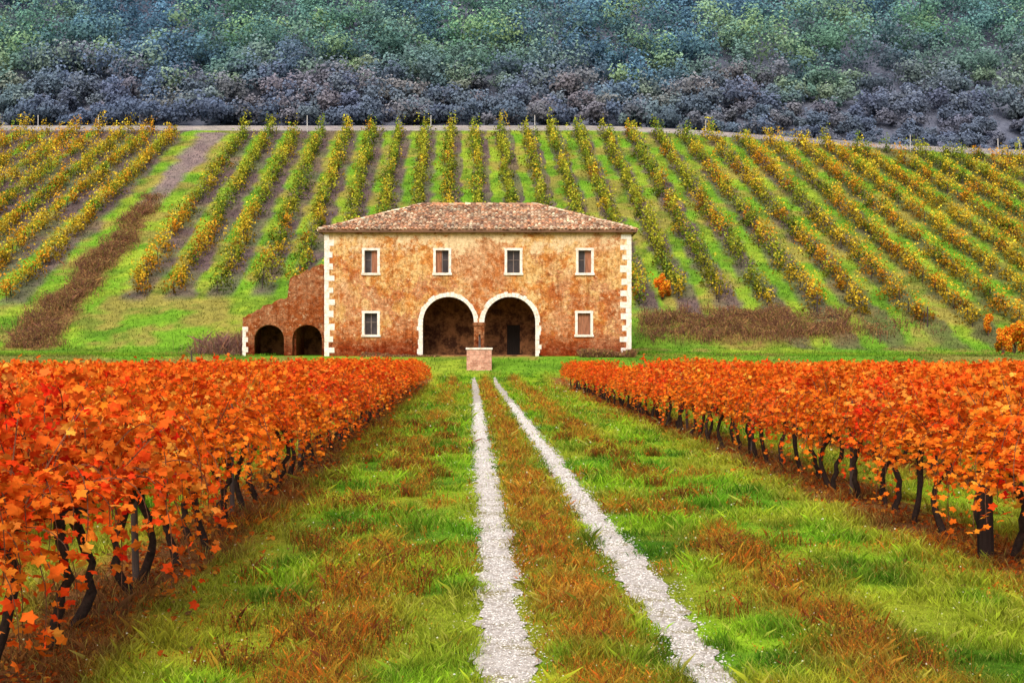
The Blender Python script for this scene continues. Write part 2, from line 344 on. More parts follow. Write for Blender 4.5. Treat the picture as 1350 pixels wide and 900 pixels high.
o=obj("grass",mb.build("grass",[M_grass])); tag(o,"rough green grass with yellowing patches","grass",kind="stuff")
mb=MB(); n=400000; Y=np.exp(rng.uniform(math.log(8.5),math.log(95),n)); X=rng.uniform(-.4,.4,n)*Y
wd=weed(X,Y); k=(rng.random(n)<wd*.9)&~ontrack(X,Y,.01)&(U(X,Y)>-3)&(U(X,Y)<5.6); X=X[k];Y=Y[k];wd=wd[k]; n=len(X)
h=rng.uniform(.03,.115,n)*(.6+wd)*(Y/10)**.3; h*=np.where(np.abs(U(X,Y)-.97)<.5,.8,1.15); w=.0022*(Y/10)**.9*rng.uniform(.7,1.5,n)
pal=np.array([[.62,.17,.022],[.66,.25,.028],[.27,.08,.03],[.62,.38,.045],[.24,.28,.03]]); c=pal[rng.integers(0,5,n)]*rng.uniform(.5,1.3,(n,1))
blades(mb,X,Y,h,w,c,.6)
m2=rng.random(n)<.4; P=np.stack([X[m2],Y[m2],H(X[m2],Y[m2])+h[m2]*rng.uniform(.5,1,m2.sum())],1)
leaves(mb,P,.013*(Y[m2]/10)**.8*rng.uniform(.6,1.4,m2.sum()),rng.normal(size=(len(P),3)),c[m2]*1.1,DIA)
for q in range(100):
    Yq=math.exp(rng.uniform(math.log(10),math.log(45))); uq=rng.choice([-1.2,-.9,2.9,3.3,-2.0])+rng.normal(0,.35); Xq=uq-SKEW*Yq
    kk=130; X=Xq+rng.normal(0,.12,kk); Y=Yq+rng.normal(0,.14,kk); h=rng.uniform(.06,.24,kk); c=pal[rng.choice([0,2,2,3,4],kk)]*rng.uniform(.35,1.0,(kk,1)); blades(mb,X,Y,h,np.full(kk,.0025*(Yq/10)**.8),c,.35)
    P=np.stack([X,Y,H(X,Y)+h*rng.uniform(.4,1,kk)],1); leaves(mb,P,.018*(Yq/10)**.6*rng.uniform(.6,1.3,kk),rng.normal(size=(kk,3)),c*1.1,DIA)
o=obj("dry_weeds",mb.build("dry_weeds",[M_grass])); tag(o,"reddish brown dry weeds along the lane","weeds",kind="stuff")
mb=MB(); n=26000; Y=np.exp(rng.uniform(math.log(8.5),math.log(80),n)); ri=rng.integers(0,4,n); base=np.array([-3.25,5.95,-5.95,8.65])[ri]
X=base+rng.normal(0,.48,n)-SKEW*Y; P=np.stack([X,Y,H(X,Y)+.03],1); N=rng.normal(size=(n,3))*.5+[0,0,1]
pal=np.array([[.66,.14,.02],[.45,.08,.015],[.70,.30,.04],[.25,.12,.05]]); c=pal[rng.integers(0,4,n)]*rng.uniform(.5,1.1,(n,1))
leaves(mb,P,.05*(Y/10)**.4*rng.uniform(.6,1.2,n),N,c,HEX)
o=obj("fallen_leaves",mb.build("fallen_leaves",[M_grass])); tag(o,"fallen red and brown vine leaves on soil","fallen leaves",kind="stuff")

# ---------------------------------------------------------------- foreground vines
PALV=np.array([[.98,.20,.018],[.95,.085,.012],[.98,.29,.028],[.98,.52,.08],[.66,.045,.012],[.98,.23,.020]])
PW=np.array([.31,.27,.18,.07,.05,.12])
def canopy(seed,nsh=30,nl=38):
    r=np.random.default_rng(seed); mb=MB(); Ps=[];Ns=[];Cs=[];Ss=[]
    bulk=r.uniform(.78,1.08); nsh=int(nsh*r.uniform(.85,1.1))
    for s in range(nsh):
        y0=r.uniform(-.46,.46); side=r.choice([-1,1]); q=r.random(); kind=0 if q<.44 else (1 if q<.82 else 2)
        t=np.linspace(.06,1,nl)
        if kind==0:
            out=side*r.uniform(.03,.42); top=r.uniform(.45,1.08)*bulk; z=1.0+top*np.sin(np.minimum(t*1.05,1)*math.pi/2)
        elif kind==1:
            out=side*r.uniform(.35,.80); top=r.uniform(.35,.75); z=1.0+top*np.sin(t*math.pi*.98)-.12*t**2
        else:
            out=side*r.uniform(.3,.82); top=r.uniform(.25,.5); z=1.0+top*np.sin(t*math.pi*.9)-r.uniform(.35,.85)*t**2
        x=out*np.sin(t*math.pi*.55)+r.normal(0,.02); y=y0+r.uniform(-.5,.5)*t
        P=np.stack([x,y,z],1)
        tube(mb,P[::4],np.linspace(.007,.003,len(P[::4])),3,C(.18,.07,.035),1)
        P=P+r.normal(0,.052,P.shape)
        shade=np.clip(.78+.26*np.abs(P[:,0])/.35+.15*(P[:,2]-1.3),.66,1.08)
        ci=r.choice(6,p=PW); cl=PALV[r.choice(6,nl,p=PW)]*.5+PALV[ci]*.5
        Ps.append(P);Ns.append(r.normal(size=P.shape)*.8+np.stack([np.sign(P[:,0])*.4,0*x-.25,np.full(nl,.55)],1));Cs.append(cl*shade[:,None]*r.uniform(.66,1.12,(nl,1)));Ss.append(r.uniform(.048,.108,nl))
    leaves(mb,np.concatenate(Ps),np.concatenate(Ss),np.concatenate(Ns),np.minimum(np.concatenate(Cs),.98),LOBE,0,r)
    return mb.build("vine_canopy",[M_leaf,M_bark])
def vtrunk(seed):
    r=np.random.default_rng(seed); mb=MB(); k=10; t=np.linspace(0,1,k)
    lean=r.uniform(-.32,.32); p=np.stack([r.normal(0,.02,k)+.07*np.sin(t*5+seed),lean*(t-t**2*.8)+.04*np.sin(t*7+seed*2)+r.normal(0,.014,k),-.06+1.06*t],1)
    tube(mb,p,np.interp(t,[0,.08,.5,1],[.066,.047,.036,.045])*r.uniform(.85,1.2,k),8,C(.045,.028,.020))
    e=p[-1]
    for s in (-1,1):
        q=np.stack([e[0]+r.normal(0,.012,6),e[1]+s*np.linspace(0,.5,6),e[2]+np.array([-.02,.03,.04,.02,.03,.02])+r.normal(0,.01,6)],1)
        tube(mb,q,np.linspace(.03,.016,6),6,C(.055,.033,.024))
    return mb.build("vine_trunk",[M_bark],True)
CAN=[canopy(200+i) for i in range(12)]; TRK=[vtrunk(300+i) for i in range(8)]
def hfac(Y): return np.interp(Y,[8,14,25,60,92],[.97,.96,.94,.84,.66])
def vine(u,Y):
    X=u-SKEW*Y+rng.normal(0,.09); z=float(H(X,Y))
    e=empty("grapevine",(X,Y,z)); e.rotation_euler=(0,0,rng.choice([0,math.pi])+rng.normal(0,.18))
    hf=float(hfac(Y))
    s=rng.uniform(.84,1.08)*hf*(1.0 if u<0 else .98)
    if rng.random()<.1: s*=.82
    ts=min(1,hf+.08)
    t=bpy.data.objects.new("trunk",TRK[rng.integers(len(TRK))]); t.parent=e; t.scale=(1,1,ts); link(t)
    c=bpy.data.objects.new("foliage",CAN[rng.integers(len(CAN))]); c.parent=e; c.scale=(rng.uniform(.85,1.25),rng.uniform(.95,1.15),s); c.location=(0,0,.97*ts-.97*s); link(c)
    tag(e,"gnarled grapevine with bright orange red autumn leaves","grapevine",group="autumn grapevines in the foreground rows")
cnt=0; used=[]
for u,y0,y1 in ((LROWS[0],7.6,87),(RROWS[0],12.5,82),(LROWS[1],15.5,89),(RROWS[1],21,66)):
    Y=y0
    while Y<y1 and cnt<298:
        vine(u,Y+rng.normal(0,.12)); cnt+=1; Y+=1.05
    used.append((u,y0,Y if Y<y1 else 100))
P=[];
for u in LROWS+RROWS:
    for Y in np.arange(max(7,abs(u)*2.0),90.0 if u<0 else 86.0,1.0):
        if any(abs(u-a)<.1 and b-.5<Y<c for a,b,c in used): continue
        X=u-SKEW*Y
        if abs(X)>.44*Y+1.5: continue
        P.append((X,Y+rng.normal(0,.06)))
P=np.array(P); print("mass vines",len(P))
mb=MB()
near=P[:,1]<40
for grp,k,sz in ((P[near],420,.11),(P[~near],190,.16)):
    n=len(grp)
    if n==0: continue
    Q=np.repeat(grp,k,axis=0); th=np.repeat(rng.uniform(.74,1.16,n),k)*hfac(Q[:,1])
    a=rng.uniform(0,2*math.pi,n*k); rr=np.sqrt(rng.random(n*k)); zz=rng.beta(1.6,1.8,n*k)
    wid=.62*(1-.5*zz)
    x=rr*np.cos(a)*wid; y=rng.uniform(-.6,.6,n*k); z=(.86*hfac(Q[:,1])+1.12*zz*th+rng.normal(0,.06,n*k))
    PX=Q[:,0]+x; PY=Q[:,1]+y; PZ=H(Q[:,0],Q[:,1])+z
    ct=PALV[rng.choice(6,n*k,p=PW)]*.5+np.repeat(PALV[rng.choice(6,n,p=PW)],k,axis=0)*.5
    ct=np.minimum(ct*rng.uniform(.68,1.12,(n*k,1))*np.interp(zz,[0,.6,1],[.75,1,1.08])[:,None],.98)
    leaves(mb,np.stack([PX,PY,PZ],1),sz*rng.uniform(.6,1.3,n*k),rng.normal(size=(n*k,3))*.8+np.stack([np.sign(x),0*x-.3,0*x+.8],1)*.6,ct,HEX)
for (X,Y) in P:
    z=float(H(X,Y)); k=4; t=np.linspace(0,1,k)
    tube(mb,np.stack([X+rng.normal(0,.03,k),Y+rng.uniform(-.15,.15)*t,z-.05+.95*float(hfac(Y))*t],1),[.05,.035,.035,.03],5,C(.045,.028,.02),1)
o=obj("grapevine_mass",mb.build("grapevine_mass",[M_foliage,M_bark])); tag(o,"dense rows of orange red autumn grapevines","grapevines",kind="stuff")

def post(X,Y,h,r,col,label,name="wooden_post",grp="posts of the vineyard"):
    mb=MB(); z=float(H(X,Y)); k=5; t=np.linspace(0,1,k)
    p=np.stack([rng.normal(0,r*.08,k)+rng.normal(0,.03)*t,rng.normal(0,r*.08,k),-.3+(h+.3)*t],1)
    tube(mb,p,np.array([1.05,1,.97,.95,.9])*r,9,C(*col))
    a=np.linspace(0,2*math.pi,10)[:-1]; e=p[-1]
    mb.add(np.stack([e[0]+np.cos(a)*r*.9,e[1]+np.sin(a)*r*.9,np.full(9,e[2]+.001)],1),[list(range(9))],C(*col)*1.3)
    o=obj(name,mb.build(name,[M_wood],False),loc=(X,Y,z)); tag(o,label,"post",group=grp)
post(5.95-SKEW*15.4-.30,15.6,1.15,.09,(.035,.022,.018),"thick dark wooden post among the vines")
for Y in (13.6,19.3,27,35,44,55,68,80): post(LROWS[0]-SKEW*Y-.05,Y+.4,1.6*float(hfac(Y)),.035,(.12,.09,.075),"weathered wooden stake in a vine row")
for Y in (22,30,39,50,63,78): post(RROWS[0]-SKEW*Y+.05,Y+.4,1.6*float(hfac(Y)),.035,(.12,.09,.075),"weathered wooden stake in a vine row")
post((253-675)/F*97,97,1.6,.06,(.08,.06,.05),"dark wooden post at the end of the vine rows")

# ---------------------------------------------------------------- hillside rows
for i,xt in enumerate(XT):
    if i==LANE: continue
    yb=float(np.interp(xt,[0,235,325,435,770,805,1000,1060],[YofPy(400),YofPy(396),YofPy(386),YofPy(384),131,YofPy(393),YofPy(432),YofPy(462)]))+rng.uniform(-.7,.7)
    ysr=[]; Y=yb
    while True:
        x=float(rowX(xt,Y))
        if Y>Yc(x)-.4: break
        if rng.random()>.07: ysr.append(Y)
        Y+=1.3*rng.uniform(.75,1.25)
    ysr=np.array(ysr); 
    xr=rowX(xt,ysr)+rng.normal(0,.22,len(ysr)); k_=np.abs(xr)<.43*ysr+3; ysr=ysr[k_]; xr=xr[k_]
    if len(ysr)<3: continue
    n=len(ysr); k=140; zr=H(xr,ysr); px=675+xr*F/ysr; py=HOR-(zr-CH)*F/ysr
    hs=rng.uniform(.6,1.45,n)*np.interp(py,[170,190,260],[1.2,1.05,1]); wv=rng.uniform(.65,1.35,n)*np.interp(px,[0,330,500,800,1000],[1.4,1.2,.95,1.0,1.35])
    R=lambda a: np.repeat(a,k)
    nt_=8; tx=rng.normal(0,.42,(n,nt_)); ty=rng.uniform(-.68,.68,(n,nt_)); th_=rng.uniform(.3,1.2,(n,nt_)); ti=rng.integers(0,nt_,n*k); vi=np.repeat(np.arange(n),k)
    zz=rng.beta(1.6,1.5,n*k); spread=(.30-.20*zz)
    x=(tx[vi,ti]*(1-.3*zz)+rng.normal(0,1,n*k)*spread)*R(wv); y=ty[vi,ti]*(1-.1*zz)+rng.normal(0,1,n*k)*spread; z=.25+zz*1.95*R(hs)*th_[vi,ti]
    left=sm(300,200,px); right=sm(840,1050,px); lown=vn(px,py,90,151)
    org=np.clip(.66*left+.72*right*sm(.2,.45,lown)+.30*(py>290)*(px<430)+.08,0,1)
    green=C(.24,.37,.04); ygr=C(.52,.53,.05); yel=C(.96,.62,.05); oran=C(.97,.40,.035)
    q=rng.random((n,)); vc=np.where(q[:,None]<.42,green,ygr); 
    vc=np.where((rng.random(n)<org)[:,None],yel,vc); vc=np.where((rng.random(n)<org*.36)[:,None],oran,vc)
    cc=np.repeat(vc,k,axis=0)
    tv=rng.uniform(.65,1.25,(n,nt_))[vi,ti]
    s1=rng.random(n*k)<.35; cc=np.where(s1[:,None],cc*.5+yel*.5*np.array([.8,.95,1]),cc)
    s2=rng.random(n*k)<.2; cc=np.where(s2[:,None],cc*.4+green*.5,cc)
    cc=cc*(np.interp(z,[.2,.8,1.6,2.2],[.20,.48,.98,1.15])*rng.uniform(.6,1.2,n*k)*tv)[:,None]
    mb=MB(); x0=float(xr[0]);y0=float(ysr[0]);z0=float(zr[0])
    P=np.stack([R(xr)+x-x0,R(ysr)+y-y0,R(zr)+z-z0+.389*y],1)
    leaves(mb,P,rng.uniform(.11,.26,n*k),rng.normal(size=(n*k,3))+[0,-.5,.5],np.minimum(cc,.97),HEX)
    for a_,b_,c_ in zip(xr,ysr,zr):
        tube(mb,[[a_-x0,b_-y0,c_-z0-.1],[a_-x0+rng.normal(0,.06),b_-y0,c_-z0+1.2]],[.05,.04],4,C(.07,.05,.05),1)
    o=obj("vine_row",mb.build("vine_row",[M_foliage,M_bark]),loc=(x0,y0,z0))
    lab="green and yellow vine row climbing the grassy hillside" if org.mean()<.3 else "golden yellow vine row climbing the grassy hillside"
    tag(o,lab,"vine row",group="vine rows on the hillside")
    if xt>1000 and xt<1500 or (xt>800 and i%2==0):
        post(x0+rng.normal(0,.1),y0-.8,rng.uniform(1.5,2.0),.07,(.07,.05,.045),"dark wooden end post of a hillside vine row")
for px in (50,130,405,568,705,930,1200,1316,1345):
    X=(px-675)/F*200; Yq=float(Yc(X))+1.0; X=(px-675)/F*Yq
    post(X,Yq,2.3,.07,(.55,.52,.52),"pale post standing along the hilltop track",grp="pale posts on the hilltop")

# ---------------------------------------------------------------- brush
mb=MB()
def brush(X,Y,h0,h1,pal):
    n=len(X); pal=np.array(pal); c=pal[rng.integers(0,len(pal),n)]*rng.uniform(.6,1.3,(n,1)); cl=sm(.35,.65,fbm(X,Y,2.2,171))
    h=rng.uniform(h0,h1,n)*(.2+.9*cl); blades(mb,X,Y,h,rng.uniform(.012,.03,n),c,.45)
    for q in range(2):
        P=np.stack([X+rng.normal(0,.12,n),Y+rng.normal(0,.12,n),H(X,Y)+h*rng.uniform(.3,1.0,n)],1)
        leaves(mb,P,rng.uniform(.05,.14,n),rng.normal(size=(n,3))+[0,-.3,.4],c*rng.uniform(.7,1.2,(n,1)),DIA)
PB=[[.36,.17,.08],[.25,.11,.07],[.46,.26,.10],[.30,.25,.07],[.20,.09,.07]]
n=24000; px=rng.uniform(838,1040,n)+rng.exponential(45,n); py=rng.normal(433,9.5,n)+(fbm(px,px*0,90,173)-.5)*16; k=(rng.random(n)<.25+.9*sm(.34,.56,fbm(px,py*3,45,177)))&(py>406)&(py<456); px=px[k];py=py[k]; Y=YofPy(py); brush((px-675)/F*Y,Y,.35,.95,PB)
n=24000; Y=rng.uniform(121,168,n); X=rowX(280,Y)+rng.normal(0,.6,n)*lanehalf(Y)+(fbm(Y,Y*0,8,181)-.5)*2.0; k=(rng.random(n)<(sm(172,150,Y)*.9+.1)*(.2+.9*sm(.38,.58,fbm(X,Y,4,179)))); brush(X[k],Y[k],.35,.95,PB)
n=9000; Y=rng.uniform(106.5,118,n); X=rng.normal(-21.0,1.3,n)*Y/110; k=X<-20.4; brush(X[k],Y[k],.4,1.9,[[.28,.13,.12],[.36,.17,.10],[.22,.11,.11],[.3,.2,.12]])
n=2600; X=rng.uniform(5,9,n); Y=rng.uniform(103.6,104.85,n); brush(X,Y,.2,.6,PB)
n=2600; X=rng.uniform(-11,-5.5,n); Y=rng.uniform(103.9,104.85,n); brush(X,Y,.15,.4,PB)
o=obj("dry_brush",mb.build("dry_brush",[M_foliage])); tag(o,"reddish brown dry brush on the slope and beside walls","brush",kind="stuff")
def bush_mesh(seed,pal,n=900,sz=.16,rx=1.2,ry=.9,rz=.9,twigs=30):
    r=np.random.default_rng(seed); mb=MB(); c0=r.normal(0,.5,(8,3))*[rx,ry,rz*.4]; c0[:,2]=r.uniform(.3,1.0,8)*rz
    ci=r.integers(0,8,n); P=c0[ci]+unit(r.normal(size=(n,3)))*(r.random((n,1))**.4)*np.array([rx,ry,rz*.7])*.34
    P[:,2]=np.abs(P[:,2]); pal=np.array(pal)
    cc=pal[r.integers(0,len(pal),n)]*r.uniform(.6,1.2,(n,1))*np.interp(P[:,2],[0,rz],[.6,1.1])[:,None]
    leaves(mb,P,r.uniform(.6,1.4,n)*sz,r.normal(size=(n,3))+[0,0,.4],np.minimum(cc,.97),HEX,0,r)
    for k in range(8): tube(mb,[[0,0,-.1],c0[k]*[.4,.4,.55],c0[k]],[.05,.03,.015],4,C(.12,.07,.05),1)
    return mb.build("bush_foliage",[M_foliage,M_bark])
ORB=[bush_mesh(450+i,[[.95,.32,.025],[.95,.50,.035],[.9,.20,.02]],900,.17,1.0,.9,2.0) for i in range(3)]
for px,Y,s in ((873,133,.95),(1303,124,.8),(1338,113,1.25),(1322,110,.9),(1362,112,1.2)):
    X=(px-675)/F*Y
    o=obj("bush",ORB[rng.integers(3)],loc=(X,Y,float(H(X,Y)))); o.scale=(s,s,s*rng.uniform(.9,1.2)); o.rotation_euler=(0,0,rng.uniform(0,6.28)); tag(o,"bright orange leafy bush at the edge of the hillside vines","bush",group="orange bushes on the slope")

# ---------------------------------------------------------------- forest
T=[]
Yt=207.5
while Yt<336:
    hw=.40*Yt+12; far=sm(213,250,np.array(Yt)); sp=2.8+3.0*float(far)
    for Xt in np.arange(-hw,hw,sp): T.append((Xt+rng.normal(0,1.5),Yt+rng.normal(0,1.1)))
    Yt+=2.5+2.2*float(far)
T=np.array(T); T=T[T[:,1]>Yc(T[:,0])+8.5]; n=len(T); print("forest",n)
k=430; zt=H(T[:,0],T[:,1]); py=HOR-(zt-CH)*F/T[:,1]; px=675+T[:,0]*F/T[:,1]
hgt=np.interp(py,[0,90,140,190],[14.5,12.5,8.0,4.2])*rng.uniform(.55,1.25,n); rad=hgt*rng.uniform(.38,.52,n)
g=fbm(px,py,170,501)
low=sm(90,165,py+80*(fbm(px,py,120,511)-.5))
blue=C(.15,.29,.42); gr=C(.19,.38,.25); lg=C(.38,.56,.27); pu=C(.19,.205,.32); dk=C(.075,.15,.22); tan=C(.34,.28,.29)  # bluish, lightened leaf colours carry the distance haze; no haze volume
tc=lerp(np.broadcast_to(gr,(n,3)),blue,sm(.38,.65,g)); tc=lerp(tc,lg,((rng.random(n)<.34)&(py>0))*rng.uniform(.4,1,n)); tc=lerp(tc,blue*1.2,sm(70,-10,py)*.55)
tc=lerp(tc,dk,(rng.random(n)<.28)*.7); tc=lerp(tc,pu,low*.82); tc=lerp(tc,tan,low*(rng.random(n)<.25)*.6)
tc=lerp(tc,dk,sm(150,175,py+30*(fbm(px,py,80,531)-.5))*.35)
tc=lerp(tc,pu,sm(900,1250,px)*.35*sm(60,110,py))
R=lambda a: np.repeat(a,k,axis=0)
nl=12; lob=unit(rng.normal(size=(n,nl,3)))*rng.uniform(.35,.8,(n,nl,1)); lob[...,2]=np.abs(lob[...,2])*.95
vi=np.repeat(np.arange(n),k); li=rng.integers(0,nl,n*k); ctr=lob[vi,li]; d=unit(rng.normal(size=(n*k,3))); rr=rng.uniform(.18,.46,n*k)[:,None]
off=ctr+d*rr*rng.uniform(.75,1.05,(n*k,1))
lobv=rng.uniform(.78,1.24,(n,nl))[vi,li]
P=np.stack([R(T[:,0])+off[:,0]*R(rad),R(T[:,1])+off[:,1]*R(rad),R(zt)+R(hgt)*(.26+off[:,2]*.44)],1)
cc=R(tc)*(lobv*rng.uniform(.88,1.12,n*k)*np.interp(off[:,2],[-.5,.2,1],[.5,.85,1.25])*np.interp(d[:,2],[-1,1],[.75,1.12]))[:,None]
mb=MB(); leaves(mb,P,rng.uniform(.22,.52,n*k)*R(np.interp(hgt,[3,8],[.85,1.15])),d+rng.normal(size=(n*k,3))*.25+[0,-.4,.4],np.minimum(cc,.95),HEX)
o=obj("forest",mb.build("forest",[M_forest])); tag(o,"blue green wooded hillside above the vineyard, haze painted into its colour","forest",kind="stuff")

# ---------------------------------------------------------------- farmhouse
PX=.056
HX,HY,HZ=(630-675)/F*105,105.0,1.74
def lx(px): return (px-630)*PX
def lz(py): return (468-py)*PX
def fill_wall(name,outer,holes,thick,mat):
    cu=bpy.data.curves.new(name,'CURVE'); cu.dimensions='2D'; cu.fill_mode='BOTH'; cu.extrude=thick/2
    for pl in [outer]+holes:
        s=cu.splines.new('POLY'); s.points.add(len(pl)-1)
        for i,(a,b) in enumerate(pl): s.points[i].co=(a,b,0,1)
        s.use_cyclic_u=True
    o=bpy.data.objects.new(name,cu); link(o); dg=bpy.context.evaluated_depsgraph_get(); me=bpy.data.meshes.new_from_object(o.evaluated_get(dg))
    bpy.data.objects.remove(o)
    for v in me.vertices: x,y,z=v.co; v.co=(x,z+thick/2,y)
    me.update(); me.materials.clear(); me.materials.append(mat); return me
def rect(cx,cz,w,h): return [(cx-w/2,cz-h/2),(cx+w/2,cz-h/2),(cx+w/2,cz+h/2),(cx-w/2,cz+h/2)]
def arch_pts(cx,r,zs,n=24,zb=-.6):
    return [(cx-r,zb)]+[(cx-r*math.cos(math.pi*i/n),zs+r*math.sin(math.pi*i/n)) for i in range(n+1)]+[(cx+r,zb)]
house=empty("farmhouse",(HX,HY,HZ)); tag(house,"abandoned two storey ochre farmhouse with twin arches and tiled roof","farmhouse")
HW=11.31; HT=9.24; DP=12.5
A1,A2,AR,AZ=-2.18,2.36,1.90,2.46
outer=[(-HW,-.6)]+arch_pts(A1,AR,AZ)+arch_pts(A2,AR,AZ)+[(HW,-.6),(HW,HT),(-HW,HT)]
WU=[lx(p) for p in (489,583,677,771)]; ZU=lz(344); ZL=lz(426); ow,oh=.98,1.66
holes=[rect(x,ZU,ow,oh) for x in WU]+[rect(lx(489),ZL,ow,oh*.95),rect(lx(770),ZL,ow,oh*.95)]
w=obj("wall",fill_wall("front_wall",outer,holes,.55,M_wall),house); w["label"]="weathered ochre plaster front wall"
mb=MB(); box(mb,-HW+.003,-HW+.55,.55,DP-.5,-.6,HT); box(mb,HW-.55,HW-.003,.55,DP-.5,-.6,HT); box(mb,-HW+.003,HW-.003,DP-.5,DP,-.6,HT)
w=obj("wall",mb.build("outer_walls",[M_wall]),house); w["label"]="weathered ochre plaster side and rear walls"
mb=MB(); lg0,lg1=A1-AR-.5,A2+AR+.5; LD=4.6
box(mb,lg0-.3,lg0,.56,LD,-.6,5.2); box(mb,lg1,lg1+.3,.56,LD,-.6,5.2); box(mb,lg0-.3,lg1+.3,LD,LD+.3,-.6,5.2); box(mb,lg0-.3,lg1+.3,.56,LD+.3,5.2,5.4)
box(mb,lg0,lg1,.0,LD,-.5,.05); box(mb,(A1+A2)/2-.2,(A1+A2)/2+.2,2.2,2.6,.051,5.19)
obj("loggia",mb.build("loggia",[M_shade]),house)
d=empty("door"); d.parent=house; d.location=(lx(677),LD,0.05)
mb=MB(); box(mb,-.5,.5,-.05,-.01,0,2.3,(.012,.010,.009)); 
for q in range(5): box(mb,-.48+q*.195,-.31+q*.195,-.075,-.045,.03,2.27,(.02,.014,.011))
obj("door_leaf",mb.build("door_leaf",[M_wood]),d)
mb=MB(); box(mb,-.68,-.505,-.09,-.01,0,2.3);box(mb,.505,.68,-.09,-.01,0,2.3);box(mb,-.68,.68,-.1,-.01,2.305,2.5)
obj("door_frame",mb.build("door_frame",[M_shade]),d)
def surround(cx,r,zs,t,zb,nv,proud=.05,jl=True,jr=True,depth=.2,mat=None,name="arch_surround",parent=None):
    mb=MB()
    for i in range(nv):
        a0=math.pi*i/nv+.004; a1=math.pi*(i+1)/nv-.004; tt=t*rng.uniform(.78,1.15); V=[]
        for y in (-proud,depth):
            for a,q in ((a0,r-.012),(a1,r-.012),(a1,r+tt),(a0,r+tt)): V.append((cx-q*math.cos(a),y+(rng.uniform(-.012,.012) if y<0 else 0),zs+q*math.sin(a)))
        mb.add(V,[[0,1,2,3],[7,6,5,4],[0,4,5,1],[1,5,6,2],[2,6,7,3],[3,7,4,0]],C(1,1,1))
    for s,on in ((-1,jl),(1,jr)):
        if not on: continue
        z=zb; 
        while z<zs-.02:
            h=min(rng.uniform(.3,.42),zs-z); tt=t*rng.uniform(.7,1.35); x0=cx+s*(r-.012); x1=cx+s*(r+tt)
            box(mb,min(x0,x1),max(x0,x1),-proud,depth,z+.004,z+h-.004,(1,1,1),0,.006); z+=h
    return obj(name,mb.build(name,[mat or M_stone]),parent)
surround(A1,AR,AZ,.32,-.2,23,jr=False,parent=house,proud=.03); surround(A2,AR,AZ,.32,-.2,23,jl=False,parent=house,proud=.033)
mb=MB(); pc=(A1+AR+A2-AR)/2; hwp=(A2-A1)/2-AR
box(mb,pc-hwp-.015,pc+hwp+.015,-.045,.30,-.3,AZ-.25); box(mb,pc-hwp-.1,pc+hwp+.1,-.12,.4,AZ-.24,AZ-.02)
obj("pier",mb.build("pier",[M_annex]),house)
for s in (-1,1):
    mb=MB(); z=-.2; k=0
    while z<HT-.32:
        h=min(rng.uniform(.36,.50),HT-.3-z); L=(.72 if k%2 else .34)*rng.uniform(.8,1.15); L2=(.34 if k%2 else .6)
        x0=s*(HW+.025); x1=s*(HW-L)
        box(mb,min(x0,x1),max(x0,x1),-.035,L2,z+.004,z+h-.004,(1,1,1),0,.012)
        z+=h; k+=1
    obj("quoin",mb.build("quoin",[M_stone]),house)
def window(x,z,w_,h_,kind):
    e=empty("window"); e.parent=house; e.location=(x,0,z)
    mb=MB(); t=.17; a,b=w_/2,h_/2
    box(mb,-a-t,-a+.015,-.05,.18,-b,b,(1,1,1),0,.004); box(mb,a-.015,a+t,-.05,.18,-b,b,(1,1,1),0,.004)
    box(mb,-a-t-.02,a+t+.02,-.06,.18,b,b+t,(1,1,1),0,.004)
    f=obj("frame",mb.build("window_frame",[M_stone]),e)
    mb=MB(); box(mb,-a-t-.06,a+t+.06,-.12,.18,-b-t,-b-.002,(1,1,1),0,.004); obj("sill",mb.build("window_sill",[M_stone]),e)
    mb=MB(); box(mb,-a+.02,a-.02,.36,.38,-b,b); obj("pane",mb.build("window_pane",[M_glass]),e)
    mb=MB(); cw=(.22,.17,.15)
    box(mb,-a+.015,-a+.08,.28,.35,-b,b,cw);box(mb,a-.08,a-.015,.28,.35,-b,b,cw);box(mb,-.035,.035,.27,.35,-b+.002,b-.002,cw)
    box(mb,-a+.08,-.035,.29,.345,.1,.14,cw); box(mb,.035,a-.08,.29,.345,.1,.14,cw)
    obj("casement",mb.build("casement",[M_wood]),e)
    if kind:
        mb=MB(); s=kind; nq=4 if abs(s)==1 else 8
        for q in range(nq): 
            xx=(.05 if s==1 else -a+.02)+q*.105*(1 if nq==4 else 1.08)
            box(mb,xx,xx+.1,.20,.24,-b+.01,b-.01,(.36,.15,.08))
        obj("shutter",mb.build("shutter",[M_wood]),e)["label"]="reddish brown plank shutter"
for i,x in enumerate(WU): window(x,ZU,ow,oh,(1,-1,0,1)[i])
window(lx(489),ZL,ow,oh*.95,0); window(lx(770),ZL,ow,oh*.95,2)
mb=MB(); box(mb,-HW-.12,HW+.12,-.13,.1,HT-.28,HT-.02,(1,1,1),0,.0)
obj("cornice",mb.build("cornice",[M_annex]),house)
ov=.42; EX=HW+ov; EY0=-ov; EY1=DP+ov; RZ=HT+2.5; ez=HT+.0; hy=(EY0+EY1)/2; RL=4.6
E=[(-EX,EY0,ez),(EX,EY0,ez),(EX,EY1,ez),(-EX,EY1,ez)]; RG=[(-RL,hy,RZ),(RL-.1,hy,RZ)]
mb=MB(); V=np.array(E+RG); mb.add(V,[[0,1,5,4],[2,3,4,5]],C(.46,.29,.19)); mb.add(V,[[1,2,5],[3,0,4]],C(.46,.29,.19)); mb.add(V-[0,0,.16],[[0,3,2,1]],C(.14,.08,.06))
V2=np.concatenate([V[:4],V[:4]-[0,0,.16]]); mb.add(V2,[[0,4,5,1],[1,5,6,2],[2,6,7,3],[3,7,4,0]],C(.16,.09,.06))
tpal=np.array([[.86,.50,.31],[.70,.42,.28],[.92,.68,.47],[.42,.26,.19],[.96,.80,.60],[.78,.40,.23],[.66,.52,.38]])
